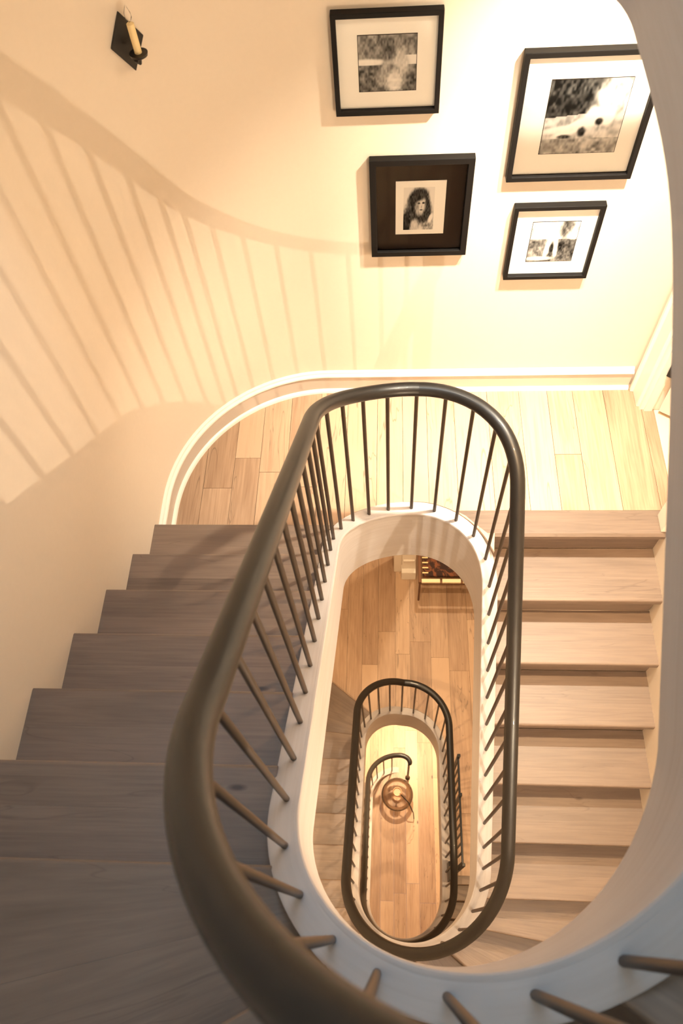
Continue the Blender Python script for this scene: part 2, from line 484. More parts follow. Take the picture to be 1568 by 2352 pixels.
# middle floor
f0 = empty('floor', (0, 0, 0)); tag(f0, 'wide oak plank floor of the middle storey seen down the well', 'floor', kind='structure')
def lo0(x):
    if abs(x) < ro-0.002: return curb_far(x)
    return 0.7 if x < 0 else -0.475
lay_planks(f0, Z0, XL, XR, 0.165, lo0, lambda x: 4.2, M['floor'], (1.1, 2.2), lambda a, b: abs(a) < 0.42 or abs(b) < 0.42)
slab('ceiling', [(XL, 0.72), (-ro, 0.72)]+[(ro*math.cos(pi-t), A+ro*math.sin(pi-t)) for t in [0.4+i*(pi-0.4)/24 for i in range(25)]]+[(ro, -0.44), (XR, -0.44), (XR, 4.2), (XL, 4.2)],
     Z0-0.4, Z0-0.03, M['ceil'], 'white ceiling over the lowest floor', 'ceiling')
# lowest floor
fb = empty('floor', (0, 0, 0)); tag(fb, 'oak plank floor at the foot of the stairwell', 'floor', kind='structure')
lay_planks(fb, ZB, XL, XR, 0.16, lambda x: YN, lambda x: 4.2, M['floor'], (1.1, 2.2), lambda a, b: False)

# ------------------------------------------------------------------ baseboard round the landing
def sweep(path, prof, closed=True):
    v = []; f = []; uv = []; n = len(path); m = len(prof); dist = 0
    for i, (x, y) in enumerate(path):
        xa, ya = path[max(i-1, 0)]; xb, yb = path[min(i+1, n-1)]
        d = math.hypot(xb-xa, yb-ya); nx, ny = (yb-ya)/d, -(xb-xa)/d
        if i: dist += math.hypot(x-xa, y-ya)
        for o, z in prof: v.append((x+nx*o, y+ny*o, z)); uv.append((dist, o+z))
    for i in range(n-1):
        for k in range(m): f.append((m*i+k, m*i+(k+1) % m, m*(i+1)+(k+1) % m, m*(i+1)+k))
    f.append(tuple(range(m))[::-1]); f.append(tuple(m*(n-1)+k for k in range(m)))
    return v, f, uv
bb = empty('baseboard_far', (0, 0, 0)); tag(bb, 'painted baseboard curving round the landing', 'baseboard', kind='structure')
bpath = [(XL, 0.735), (XL, YF-RC-0.001)]+arc(XL+RC, YF-RC, RC, pi, pi/2, 40)+[(0.3, YF), (1.10, YF)]
for nm, pr, mt in (('board', [(0, 0.0), (0.018, 0.0), (0.018, 0.112), (0, 0.112)], 'board'),
                   ('cap_moulding', [(0, 0.112), (0.020, 0.112), (0.027, 0.117), (0.025, 0.124), (0.014, 0.129), (0.012, 0.137), (0.004, 0.142), (0, 0.142)], 'trim'),
                   ('shoe_moulding', [(0.018, 0.0), (0.034, 0.0), (0.032, 0.010), (0.026, 0.017), (0.018, 0.020)], 'trim')):
    v, f, uv = sweep(bpath, pr); mk(nm, v, f, M[mt], bb, smooth=True)

# ------------------------------------------------------------------ doorway on the right
tr = empty('trim_1', (XR, DY1, 0)); tag(tr, 'cream door casing beside the landing corner', 'door casing', kind='structure')
def P0(name, c, s, mat, par, bevel=0):
    o = boxo(name, Vector(c)-par.location, s, mat, par, bevel); return o
P0('casing', (XR-0.012, DY1+0.055, DZ/2), (0.026, 0.11, DZ), M['trim'], tr, 0.004)
P0('casing_edge', (XR-0.020, DY1+0.105, DZ/2), (0.042, 0.022, DZ), M['trim'], tr, 0.005)
P0('casing', (XR-0.012, DY0-0.045, DZ/2), (0.026, 0.09, DZ), M['trim'], tr, 0.004)
P0('jamb', (XR+0.05, DY1-0.008, DZ/2), (0.12, 0.018, DZ), M['trim'], tr)
P0('jamb', (XR+0.05, DY0+0.008, DZ/2), (0.12, 0.018, DZ), M['trim'], tr)
P0('door_stop', (XR+0.03, DY1-0.022, DZ/2), (0.04, 0.012, DZ), M['trim'], tr)
dr = empty('door_1', (XR+0.075, DY1-0.02, 0)); tag(dr, 'cream door standing open beyond the landing, dark hinge on its edge', 'door', kind='structure')
dr.rotation_euler = (0, 0, math.radians(-33))
boxo('door_panel', (0.30, 0.0, 1.02), (0.58, 0.04, 2.0), M['trim'], dr, 0.003)
for z in (0.33, 1.05, 1.8):
    hg = boxo('hinge', (-0.004, -0.012, z), (0.05, 0.055, 0.10), M['darkmetal'], dr, 0.003); hg['label'] = 'dark metal hinge'
tag(boxo('door_handle', (0.55, -0.045, 1.0), (0.10, 0.02, 0.02), M['darkmetal'], dr, 0.004), 'dark lever handle')

# ------------------------------------------------------------------ stair flights
def line_pts(A_, B_, z, n): return [(A_[0]+(B_[0]-A_[0])*i/n, A_[1]+(B_[1]-A_[1])*i/n, z) for i in range(n+1)]
def build_flight(root, lines, zs, updir, tmat, sqf=False):
    """lines: list of (s, A, B) nosing lines in climbing order; zs: tread heights; last line only closes the last tread"""
    TH = 0.042
    for i in range(len(zs)):
        s0, A0, B0 = lines[i]; s1, A1, B1 = lines[i+1]
        nu = 6; nv = 4
        def surf(u):
            s = s0+(s1-s0)*u
            if u <= 0: return A0, B0
            if u >= 1: return A1, B1
            a = plan(s, WO-0.003)
            # outer end: blend along the wall from B0 to B1
            bx, by = B0[0]+(B1[0]-B0[0])*u, B0[1]+(B1[1]-B0[1])*u
            cx, cy = (a[0]*0.2, a[1]) if abs(a[1]) < A else (0, math.copysign(A, a[1]))
            if min(B0[1], B1[1]) < YN+RC+0.01 or (max(B0[1], B1[1]) > YF-RC and B0[0] < 0 and not sqf):
                b = wallray(cx, cy, bx-cx, by-cy, sqf)
            else: b = (bx, by)
            return a, b
        def piece(u0, u1, name, parent):
            v = []; uv = []; f = []
            ux, uy = random.random()*2, random.random()*2
            for k in range(nu+1):
                u = u0+(u1-u0)*k/nu
                a, b = surf(min(1.0, u))
                if u > 1:   # tuck the back edge under the next riser
                    ex = 0.03
                    dx, dy = (A1[0]-A0[0])+(B1[0]-B0[0]), (A1[1]-A0[1])+(B1[1]-B0[1]); d = math.hypot(dx, dy)
                    a = (A1[0]+dx/d*ex, A1[1]+dy/d*ex); b = (B1[0]+dx/d*ex, B1[1]+dy/d*ex)
                ln = math.hypot(b[0]-a[0], b[1]-a[1])
                for j in range(nv+1):
                    x, y = a[0]+(b[0]-a[0])*j/nv, a[1]+(b[1]-a[1])*j/nv
                    for z in (zs[i], zs[i]-TH):
                        v.append((x, y, z)); uv.append((ux+ln*j/nv, uy+0.26*u-(0 if z == zs[i] else 0.03)))
            W = 2*(nv+1)
            for k in range(nu):
                for j in range(nv):
                    a = k*W+2*j
                    f += [(a, a+2, a+W+2, a+W), (a+1, a+W+1, a+W+3, a+3)]
                a = k*W; f.append((a, a+W, a+W+1, a+1)); a += 2*nv; f.append((a, a+1, a+W+1, a+W))
            for j in range(nv):
                f.append((2*j, 2*j+1, 2*j+3, 2*j+2)); a = nu*W+2*j; f.append((a, a+2, a+3, a+1))
            fr = None
            if name == 'tread': fr = [(2*j, 2*j+2) for j in range(nv)]+[(2*j+1, 2*j+3) for j in range(nv)]
            return mk(name, v, f, tmat, parent, uv, front=fr)
        t = piece(0, 0.4606, 'tread', root)
        piece(0.4612, 1.02, 'plank', t)
        # riser
        zb = zs[i-1] if i else zs[0]-(zs[1]-zs[0])
        dx, dy = (A1[0]-A0[0])+(B1[0]-B0[0]), (A1[1]-A0[1])+(B1[1]-B0[1]); d = math.hypot(dx, dy); dx, dy = dx/d, dy/d
        v = []; uv = []; f = []
        for o in (0.032, 0.050):
            for p in (A0, B0):
                for z in (zb, zs[i]-TH+0.002): v.append((p[0]+dx*o, p[1]+dy*o, z)); uv.append((math.hypot(p[0]-A0[0], p[1]-A0[1]), z+o))
        f = [(0, 1, 3, 2), (4, 6, 7, 5), (0, 4, 5, 1), (2, 3, 7, 6), (0, 2, 6, 4), (1, 5, 7, 3)]
        mk('riser', v, f, tmat, root, uv)

def soffit(root, s0, s1):
    n = max(8, int(abs(s1-s0)/0.05)); v = []; f = []
    for i in range(n+1):
        s = s0+(s1-s0)*i/n
        a = plan(s, WO-0.01); b = outer(s); z = zcap(s)-DROP+0.03
        v += [(a[0], a[1], z), (b[0], b[1], z), (b[0], b[1], z+0.03), (a[0], a[1], z+0.03)]
    for i in range(n):
        for k in range(4): f.append((4*i+k, 4*i+(k+1) % 4, 4*i+4+(k+1) % 4, 4*i+4+k))
    f.append((0, 1, 2, 3)); f.append((4*n+3, 4*n+2, 4*n+1, 4*n))
    mk('soffit', v, f, M['wall'], root, smooth=True)

def sweep_s(s0, s1, prof, ds=0.02):
    n = int(abs(s1-s0)/ds); v = []; f = []; uv = []; m = len(prof)
    for i in range(n+1):
        s = s0+(s1-s0)*i/n
        acc = 0
        for k, (o, z) in enumerate(prof):
            if k: acc += math.hypot(o-prof[k-1][0], z-prof[k-1][1])
            v.append(pt(s, o, z)); uv.append((s, acc))
    for i in range(n):
        for k in range(m): f.append((m*i+k, m*i+(k+1) % m, m*(i+1)+(k+1) % m, m*(i+1)+k))
    f.append(tuple(range(m))[::-1]); f.append(tuple(m*n+k for k in range(m)))
    return v, f, uv
def stringer(root, s0, s1):
    b = 0.006
    v, f, uv = sweep_s(s0, s1, [(-WI+0.008, -0.018), (-WI+0.008, -DROP), (WO-0.006, -DROP), (WO-0.006, -0.018)])
    mk('fascia', v, f, M['pale'], root, uv, smooth=True)
    v, f, uv = sweep_s(s0, s1, [(-WI+0.012, 0), (WO-b, 0), (WO, -b), (WO, -0.022), (-WI+0.012, -0.022)])
    mk('stringer_cap', v, f, M['pale'], root, uv, smooth=True)
    v, f, uv = sweep_s(s0, s1, [(-WI+0.014, -0.0012), (-WI+0.010, 0.001), (-WI+0.003, 0.0), (-WI, -0.005), (-WI, -0.014), (-WI+0.004, -0.020), (-WI+0.014, -0.020)])
    mk('bead', v, f, M['pale'], root, uv, smooth=True)

def straight_line(y, side):
    s = s_at_y(y, side); a = plan(s, WO-0.003); return (s, a, (XL if side > 0 else XR, y))
def wind_line(s, sqf=False): return (s, plan(s, WO-0.003), outer(s, sqf))
def find_s(z, lo, hi):
    for _ in range(60):
        mid = (lo+hi)/2
        if zcap(mid) < z: lo = mid
        else: hi = mid
    return (lo+hi)/2

# upper flight: from the landing up the left side, round the near end and up the right side
up = empty('stair_flight', (0, 0, 0)); tag(up, 'upper oak stair flight climbing on the left from the landing towards the viewer', 'stairs')
lines = [straight_line(0.7279-RUN*i, 1) for i in range(7)]
for i in range(8, 14): lines.append(wind_line(find_s(i*RIS, 0, L)))
s_end = min(L-0.75, lines[-1][0]+0.26); lines.append(wind_line(s_end))
zs = [RIS*(i+1) for i in range(13)]
build_flight(up, lines, zs, 1, M['tread'])
# head of the upper flight: deck from the last riser to the upper landing
v = []; f = []
sh = [s_end+(L-0.40-s_end)*i/8 for i in range(9)]
for s in sh:
    a = plan(s, WO-0.003); b = (XR, max(a[1], -0.2)) if s < L-Q else (XR, a[1])
    v += [(a[0], a[1], Z2), (b[0], b[1], Z2), (b[0], b[1], Z2-0.05), (a[0], a[1], Z2-0.05)]
for i in range(8):
    for k in range(4): f.append((4*i+k, 4*i+(k+1) % 4, 4*i+4+(k+1) % 4, 4*i+4+k))
mk('landing_deck', v, f, M['tread'], up, [(p[0], p[1]) for p in v])
soffit(up, 0.62, L-0.5)
stringer(up, 0, L)
# middle flight: from the landing down the right side and back up-left to the middle floor
mid = empty('stair_flight', (0, 0, 0)); tag(mid, 'oak stair flight going down on the right from the landing, below the long dark rail', 'stairs')
down = [straight_line(0.7720-RUN*j, -1) for j in range(0, 7)]
hz = [-RIS*j for j in range(0, 7)]
nrest = 14; hr_ = (H1-6*RIS)/nrest
for j in range(7, 20):
    z = -6*RIS-(j-6)*hr_
    down.append(wind_line(find_s(z+0.03, -L, 0), True)); hz.append(z)
climb = down[::-1]; hzc = hz[::-1]           # climbing order: lowest tread first, landing edge last
build_flight(mid, climb, hzc[:-1], 1, M['tread'], True)
soffit(mid, -L+0.45, -0.55)
# riser under the landing edge
boxo('riser', ((0.375+XR)/2, 0.772+0.041, (-RIS-0.043)/2), (XR-0.375, 0.018, RIS-0.043), M['tread'], mid, uvax=(0, 2))
stringer(mid, -L, 0)
# lowest flight
low = empty('stair_flight', (0, 0, 0)); tag(low, 'lowest oak stair flight ending in the curled rail at the foot of the well', 'stairs')
NL = 15; hl = H2/NL
dl = [(lambda q: (q[0]-L, q[1], q[2]))(straight_line(-0.475, -1))]
zl = [Z0]
for j in range(1, NL):
    z = Z0-j*hl
    dl.append(wind_line(min(find_s(z+0.04, -2*L, -L), dl[-1][0]-0.12), True)); zl.append(z)
cl = dl[::-1]; zc_ = zl[::-1]
build_flight(low, cl, zc_[:-1], 1, M['tread'], True)
boxo('riser', ((ro+XR)/2, -0.475+0.03, Z0-hl/2-0.02), (XR-ro, 0.018, hl-0.04), M['tread'], low, uvax=(0, 2))
boxo('nosing_plank', ((ro+XR)/2, -0.45, Z0-0.019), (XR-ro, 0.07, 0.042), M['tread'], low, uvax=(0, 1), bevel=0.006)
soffit(low, -2*L+0.5, -L-1.55)
stringer(low, -2*L-0.12, -L)

# ------------------------------------------------------------------ balustrades
bal_mesh = None
def balustrade(name, label, s0, s1, svals, ending=False):
    global bal_mesh
    root = empty(name, (0, 0, 0)); tag(root, label, 'railing')
    n = int(abs(s1-s0)/0.022)
    pts = [pt(s0+(s1-s0)*i/n, 0, HR) for i in range(n+1)]
    rad = 0.0275
    if ending:      # curl in and drop at the foot
        p0 = Vector(pts[0]); extra = []
        for k in range(1, 15):
            t = k/14; a = t*1.9
            extra.append((p0.x+0.11*math.sin(a), p0.y-0.07*(1-math.cos(a))-0.01*t, p0.z-0.012*t*t))
        pts = extra[::-1]+pts
        rad = [0.020+0.0075*min(1, i/3) for i in range(len(pts))]
        rad[0] = 0.012
    tubeo('handrail', pts, rad, M['rail'], root, 18, 0.92)
    if bal_mesh is None:
        h = HR-0.012; rr = 0.0078; v = []; f = []; nn = 10
        for z in (-0.012, h):
            for k in range(nn): v.append((rr*math.cos(2*pi*k/nn), rr*math.sin(2*pi*k/nn), z))
        for k in range(nn): f.append((k, (k+1) % nn, nn+(k+1) % nn, nn+k))
        f.append(tuple(range(nn))[::-1]); f.append(tuple(range(nn, 2*nn)))
        o = mk('baluster', v, f, M['iron'], root, smooth=True); bal_mesh = o.data
        o.location = pt(svals[0]); svals = svals[1:]
    for s in svals:
        o = bpy.data.objects.new('baluster', bal_mesh); C.objects.link(o); o.parent = root; o.location = pt(s)
    return root
K = 1.08
sU = [K*x for x in (.005, .108, .201, .290, .376, .460, .541, .642, .746, .847, .944, 1.048, 1.151, 1.251, 1.35, 1.457, 1.56, 1.665, 1.768, 1.866, 1.954, 2.058, 2.166, 2.268)]
while sU[-1] < L-0.2: sU.append(sU[-1]+0.109)
sM = [-K*x for x in (.096, .199, .300, .405, .507, .606, .707, .804, .901, .998, 1.092, 1.187, 1.277, 1.369, 1.462, 1.545, 1.63, 1.72, 1.816)]
while sM[-1] > -K*3.70: sM.append(sM[-1]-0.1045)
sM2 = [-K*x for x in (3.754, 3.849, 3.943, 4.039)]
sM = [s for s in sM if s > sM2[0]+0.06]+sM2
sB = [-K*x for x in (4.138, 4.238, 4.345, 4.450, 4.555)]
while sB[-1] > -2*L+0.10: sB.append(sB[-1]-0.1065)
balustrade('balustrade', 'long dark handrail and round bars rising from the landing past the viewer', 0, L-0.02, sU)
balustrade('balustrade', 'dark handrail and bars descending on the right side of the stairwell to the middle floor', -L, 0, sM)
lowb = balustrade('balustrade', 'innermost dark handrail and bars, curling to an end deep in the well', -2*L, -L, sB, True)
e0 = pt(-2*L)
nw = lathe('newel_post', [(0.030, 0), (0.030, 0.012), (0.014, 0.03), (0.013, 0.85)], M['iron'], lowb, 14, (0.10, e0[1]-0.09, ZB+0.0))

# ------------------------------------------------------------------ pictures on the far wall
def print_mesh(name, w, h, y, fn, parent, n=72):
    v = []; f = []; cols = []
    for j in range(n+1):
        for i in range(n+1):
            v.append((-w/2+w*i/n, y, -h/2+h*j/n)); g = fn(i/n, 1-j/n)+0.22*(vn(i*0.55, j*0.30, 31)-0.5)*min(1, abs(fn(i/n, 1-j/n)-0.72)*6); g = max(0.012, min(0.92, 0.5+(g-0.42)*1.2)); g = g*g*(1.6-0.6*g); cols.append(g)
    for j in range(n):
        for i in range(n): a = j*(n+1)+i; f.append((a, a+1, a+n+2, a+n+1))
    o = mk(name, v, f, M['print'], parent)
    ca = o.data.color_attributes.new('tone', 'FLOAT_COLOR', 'POINT')
    for k, g in enumerate(cols): ca.data[k].color = (g, g*0.94, g*0.86, 1)
    return o
mp_, nt, b = newmat('photo_print'); at = nt.nodes.new('ShaderNodeAttribute'); at.attribute_name = 'tone'
nt.links.new(at.outputs['Color'], b.inputs['Base Color']); b.inputs['Roughness'].default_value = 0.6; b.inputs['Specular IOR Level'].default_value = 0.15; M['print'] = mp_

def blob(x, y, cx, cy, rx, ry, ang=0, soft=0.42):
    c, s = math.cos(ang), math.sin(ang); dx, dy = x-cx, y-cy
    u, w = (dx*c+dy*s)/rx, (-dx*s+dy*c)/ry; d = math.sqrt(u*u+w*w)
    t = max(0, min(1, (1+soft-d)/(2*soft))); return t*t*(3-2*t)
def hsh(i, j, k=0):
    q = math.sin(i*127.1+j*311.7+k*74.7)*43758.5453; return q-math.floor(q)
def vn(x, y, k=0):
    i, j = math.floor(x), math.floor(y); a, b_ = x-i, y-j; a = a*a*(3-2*a); b_ = b_*b_*(3-2*b_)
    return (hsh(i, j, k)*(1-a)+hsh(i+1, j, k)*a)*(1-b_)+(hsh(i, j+1, k)*(1-a)+hsh(i+1, j+1, k)*a)*b_
def mixv(a, b_, t): return a+(b_-a)*t
def photo1(x, y):    # figure seen from behind in front of pale water
    g = 0.25+0.25*vn(x*14, y*9, 1)
    if y > 0.36: g = mixv(g, 0.75, blob(x, y, 0.15, 0.47, 0.35, 0.06)); g = mixv(g, 0.72, blob(x, y, 0.9, 0.40, 0.25, 0.16))
    if y > 0.52: g = mixv(g, 0.14+0.2*vn(x*16, y*16, 2), 0.85)
    g = mixv(g, 0.62+0.15*vn(x*8, y*20, 3), blob(x, y, 0.62, 0.82, 0.16, 0.20)); g = mixv(g, 0.45, blob(x, y, 0.42, 0.68, 0.10, 0.22, 0.3))
    g = mixv(g, 0.6, blob(x, y, 0.72, 0.45, 0.14, 0.24, -0.4))
    g = mixv(g, 0.12+0.2*vn(x*30, y*8, 4), blob(x, y, 0.52, 0.22, 0.15, 0.20))
    return g
def photo2(x, y):    # pale figures reclining on a bank before dark foliage
    g = 0.06+0.16*vn(x*12, y*12, 5)**2 if y < 0.5-0.1*x else 0.45+0.25*vn(x*10, y*14, 6)
    g = mixv(g, 0.4+0.4*vn(x*20, y*10, 7), blob(x, y, 0.85, 0.25, 0.25, 0.3))
    g = mixv(g, 0.85, blob(x, y, 0.42, 0.62, 0.34, 0.07, -0.5)); g = mixv(g, 0.9, blob(x, y, 0.62, 0.48, 0.10, 0.12, -0.4))
    g = mixv(g, 0.85, blob(x, y, 0.80, 0.50, 0.08, 0.12)); g = mixv(g, 0.75, blob(x, y, 0.25, 0.66, 0.3, 0.05, -0.1))
    g = mixv(g, 0.12, blob(x, y, 0.50, 0.70, 0.05, 0.07)); g = mixv(g, 0.12, blob(x, y, 0.70, 0.56, 0.05, 0.05)); g = mixv(g, 0.15, blob(x, y, 0.28, 0.76, 0.08, 0.03))
    if y > 0.78: g = mixv(g, 0.2+0.4*vn(x*14, y*22, 8), 0.8)
    return g
def photo3(x, y):    # portrait with dark wavy hair, inside a white margin
    g = 0.72
    g = mixv(g, 0.10+0.14*vn(x*12, y*5, 9), blob(x, y, 0.50, 0.40, 0.37, 0.40, 0.1, 0.15))
    g = mixv(g, 0.08+0.12*vn(x*14, y*5, 10), blob(x, y, 0.30, 0.66, 0.3, 0.30)); g = mixv(g, 0.12, blob(x, y, 0.75, 0.66, 0.2, 0.3))
    g = mixv(g, 0.66, blob(x, y, 0.56, 0.42, 0.15, 0.22, 0.15)); g = mixv(g, 0.45, blob(x, y, 0.46, 0.48, 0.06, 0.16))
    g = mixv(g, 0.10, blob(x, y, 0.48, 0.20, 0.30, 0.12, -0.25))
    for ex in (0.50, 0.65): g = mixv(g, 0.1, blob(x, y, ex, 0.36+0.05*(0.6-ex), 0.045, 0.022))
    g = mixv(g, 0.25, blob(x, y, 0.58, 0.52, 0.05, 0.018)); g = mixv(g, 0.5, blob(x, y, 0.585, 0.45, 0.02, 0.03))
    g = mixv(g, 0.62, blob(x, y, 0.36, 0.88, 0.12, 0.14, 0.5)); g = mixv(g, 0.30+0.3*vn(x*20, y*20, 11), blob(x, y, 0.85, 0.92, 0.2, 0.15)); g = mixv(g, 0.8, blob(x, y, 0.9, 0.72, 0.06, 0.12, 0.5))
    g = mixv(g, 0.08, blob(x, y, 0.08, 0.9, 0.14, 0.3))
    return g
def photo4(x, y):    # pale figure standing between trees
    g = 0.5+0.4*vn(x*9, y*6, 12) if y < 0.42 else 0.18+0.3*vn(x*12, y*12, 13)
    g = mixv(g, 0.10+0.3*vn(x*16, y*10, 15), blob(x, y, 0.74, 0.14, 0.13, 0.26, 0.25)); g = mixv(g, 0.1+0.2*vn(x*10, y*10, 14), blob(x, y, 0.9, 0.7, 0.3, 0.3))
    g = mixv(g, 0.9, blob(x, y, 0.46, 0.35, 0.16, 0.10, 0.3)); g = mixv(g, 0.9, blob(x, y, 0.42, 0.62, 0.06, 0.26, 0.15)); g = mixv(g, 0.9, blob(x, y, 0.58, 0.62, 0.05, 0.26, -0.12))
    g = mixv(g, 0.1, blob(x, y, 0.5, 0.66, 0.05, 0.16)); g = mixv(g, 0.1, blob(x, y, 0.7, 0.6, 0.07, 0.12)); g = mixv(g, 0.75, blob(x, y, 0.25, 0.92, 0.3, 0.05)); g = mixv(g, 0.85, blob(x, y, 0.92, 0.36, 0.12, 0.08))
    return g
def picture(label, x0, x1, z0, z1, bar, px0, px1, pz0, pz1, fn, dark=False, rot=0.0):
    w, h = x1-x0, z1-z0; cx, cz = (x0+x1)/2, (z0+z1)/2
    root = empty('picture_frame', (cx, YF, cz)); tag(root, label, 'picture', 'framed photographs over the landing')
    root.rotation_euler = (0, rot, 0)
    D = 0.032
    # frame bars mitred as one moulding ring
    v = []; f = []
    for yy in (0.0, -D):
        v += [(-w/2, yy, -h/2), (w/2, yy, -h/2), (w/2, yy, h/2), (-w/2, yy, h/2)]
        v += [(-w/2+bar, yy, -h/2+bar), (w/2-bar, yy, -h/2+bar), (w/2-bar, yy, h/2-bar), (-w/2+bar, yy, h/2-bar)]
    for k in range(4):
        k2 = (k+1) % 4
        f += [(k, k2, 4+k2, 4+k), (8+k, 12+k, 12+k2, 8+k2), (k, 8+k, 8+k2, k2), (4+k, 4+k2, 12+k2, 12+k)]
    mk('frame', v, f, M['black'], root, bevel=0.002)
    mw, mh = w-2*bar, h-2*bar
    boxo('mat', (0, -0.007, 0), (mw, 0.01, mh), M['darkmat'] if dark else M['mat'], root)
    pw, ph = px1-px0, pz1-pz0; pc = Vector(((px0+px1)/2-cx, 0, (pz0+pz1)/2-cz))
    if dark:
        boxo('inner_mat', (pc.x, -0.0125, pc.z), (pw, 0.003, ph), M['mat'], root)
        p = print_mesh('photo_print', pw*0.62, ph*0.80, -0.0145, fn, root); p.location = (pc.x-0.006, 0, pc.z-0.003)
    else:
        boxo('print_edge', (pc.x, -0.0124, pc.z), (pw+0.004, 0.001, ph+0.004), M['darkmat'], root)
        p = print_mesh('photo_print', pw, ph, -0.0135, fn, root); p.location = pc
    mk('glass', [(-mw/2, -0.019, -mh/2), (mw/2, -0.019, -mh/2), (mw/2, -0.019, mh/2), (-mw/2, -0.019, mh/2)], [(0, 1, 2, 3)], M['glass'], root)
picture('square black frame with wide white mat and photo of a figure from behind, topmost', -0.289, 0.062, 1.512, 1.842, 0.016, -0.206, -0.019, 1.587, 1.767, photo1)
picture('largest black frame with reclining figures, partly hidden by the grey band', 0.325, 0.778, 1.232, 1.702, 0.019, 0.430, 0.694, 1.333, 1.602, photo2)
picture('black frame with dark mat around a small white-bordered portrait', -0.181, 0.205, 0.894, 1.338, 0.024, -0.083, 0.108, 0.993, 1.238, photo3, True)
picture('smallest black frame with white mat, lowest on the right', 0.376, 0.724, 0.753, 1.118, 0.017, 0.461, 0.645, 0.836, 1.034, photo4)

# ------------------------------------------------------------------ wall sconces
def sconce(label, px, py, pz, ang, group, power):
    """diamond backplate with a candle arm; ang = direction of the wall normal in plan"""
    root = empty('wall_sconce', (px, py, pz)); root.rotation_euler = (0, 0, ang); tag(root, label, 'sconce', group)
    # local +x points away from the wall
    v = []; 
    for x in (0.0, 0.012):
        v += [(x, 0, 0.085), (x, 0.055, 0), (x, 0, -0.085), (x, -0.055, 0)]
    f = [(0, 1, 2, 3), (7, 6, 5, 4)]+[(k, 4+k, 4+(k+1) % 4, (k+1) % 4) for k in range(4)]
    mk('backplate', v, f, M['darkmetal'], root, bevel=0.002)
    tubeo('arm', [(0.01, 0, -0.03), (0.035, 0, -0.045), (0.06, 0, -0.04), (0.07, 0, -0.02)], 0.006, M['darkmetal'], root, 10)
    lathe('cup', [(0.008, -0.024), (0.026, -0.014), (0.028, -0.006), (0.012, -0.006)], M['darkmetal'], root, 16, (0.07, 0, 0))
    lathe('candle', [(0.011, -0.006), (0.011, 0.075), (0.004, 0.08)], M['candle'], root, 14, (0.07, 0, 0))
    lathe('bulb', [(0.003, 0.08), (0.010, 0.092), (0.009, 0.105), (0.001, 0.125)], M['bulb'] if power else M['glass'], root, 12, (0.07, 0, 0))
    if power:
        l = bpy.data.lights.new('sconce_light', 'POINT'); l.energy = power; l.color = WARM; l.shadow_soft_size = 0.008
        o = bpy.data.objects.new('sconce_light', l); C.objects.link(o); o.parent = root; o.location = (0.085, 0, 0.105)
    return root
wx, wy = -0.892, 1.4655
sconce('small black sconce with a candle high on the curved wall at left', wx, wy, 1.868, math.atan2(YF-RC-wy, XL+RC-wx), 'candle sconces on the stair walls', 0)
a45 = math.radians(-45)
sconce('lit black candle sconce on the near curved wall behind the right flight', XR-RC+RC*math.cos(a45), YN+RC+RC*math.sin(a45), 0.70, a45+pi, 'candle sconces on the stair walls', SCONCE_W)

# ------------------------------------------------------------------ recessed lamps and added fill lights
def downlight(label, x, y, z, power, cone, blend, aim=None, col=WARM2):
    root = empty('recessed_lamp', (x, y, z)); tag(root, label, 'lamp', 'recessed ceiling lamps')
    lathe('trim_ring', [(0.040, 0.0), (0.055, 0.0), (0.055, -0.005), (0.040, -0.006)], M['trim'], root, 24)
    lathe('lens', [(0.001, 0.0), (0.040, 0.0), (0.040, -0.002), (0.001, -0.002)], M['bulb'], root, 20)
    l = bpy.data.lights.new('recessed_lamp_light', 'SPOT'); l.energy = power; l.color = col
    l.spot_size = cone; l.spot_blend = blend; l.shadow_soft_size = 0.035
    o = bpy.data.objects.new('recessed_lamp_light', l); C.objects.link(o); o.parent = root; o.location = (0, 0, -0.012)
    if aim:
        d = Vector(aim)-Vector((x, y, z)); o.rotation_euler = d.to_track_quat('-Z', 'Y').to_euler()
    return root
downlight('recessed lamp over the right end of the landing', 0.80, 1.02, Z2-0.12, SPOT_MAIN, math.radians(98), 0.8, (0.52, 1.50, 0.0), (1.0, 0.88, 0.68))
downlight('added accent light washing the wall under the pictures', 0.52, 0.98, Z2-0.12, FILL_ACCENT, math.radians(50), 1.0, (0.30, 1.60, 0.22), (1.0, 0.92, 0.78))  # no known fixture; added to make the hot spot low on the wall
downlight('added fill light over the middle of the landing', -0.05, 1.0, Z2-0.12, FILL_CENTRE, math.radians(140), 0.8, (-0.7, 0.9, 0.0), (1.0, 0.85, 0.62))  # added wide fill to brighten the left wall
downlight('added fill light in the soffit over the right flight', 0.74, 0.25, zcap(L-1.0)-DROP+0.02, FILL_RIGHT, math.radians(100), 0.9, (0.80, -0.25, -1.0), AMBER)  # added from above so the right treads brighten and the risers stay dark
downlight('added fill light in the soffit over the left side of the middle flight', -0.76, -0.05, zcap(1.15)-DROP+0.02, FILL_SIDE, math.radians(120), 0.8, None, AMBER)  # invented source, added to lift the dark left treads down the well
downlight('added fill light in the soffit over the lowest winders', 0.72, -0.55, zcap(-1.72)-DROP+0.02, FILL_SIDE*0.5, math.radians(120), 0.8, (0.2, -0.9, ZB), AMBER)  # invented source, added to brighten the near end of the lowest flight
downlight('recessed lamp in the ceiling under the landing', 0.1, 1.35, ZS, SPOT_LOW, math.radians(140), 0.5)
downlight('recessed lamp in the room below', 0.3, 2.7, ZS, SPOT_LOW, math.radians(140), 0.5)
downlight('recessed lamp over the lowest floor', 0.1, 1.45, Z0-0.40, SPOT_BASE, math.radians(150), 0.5)
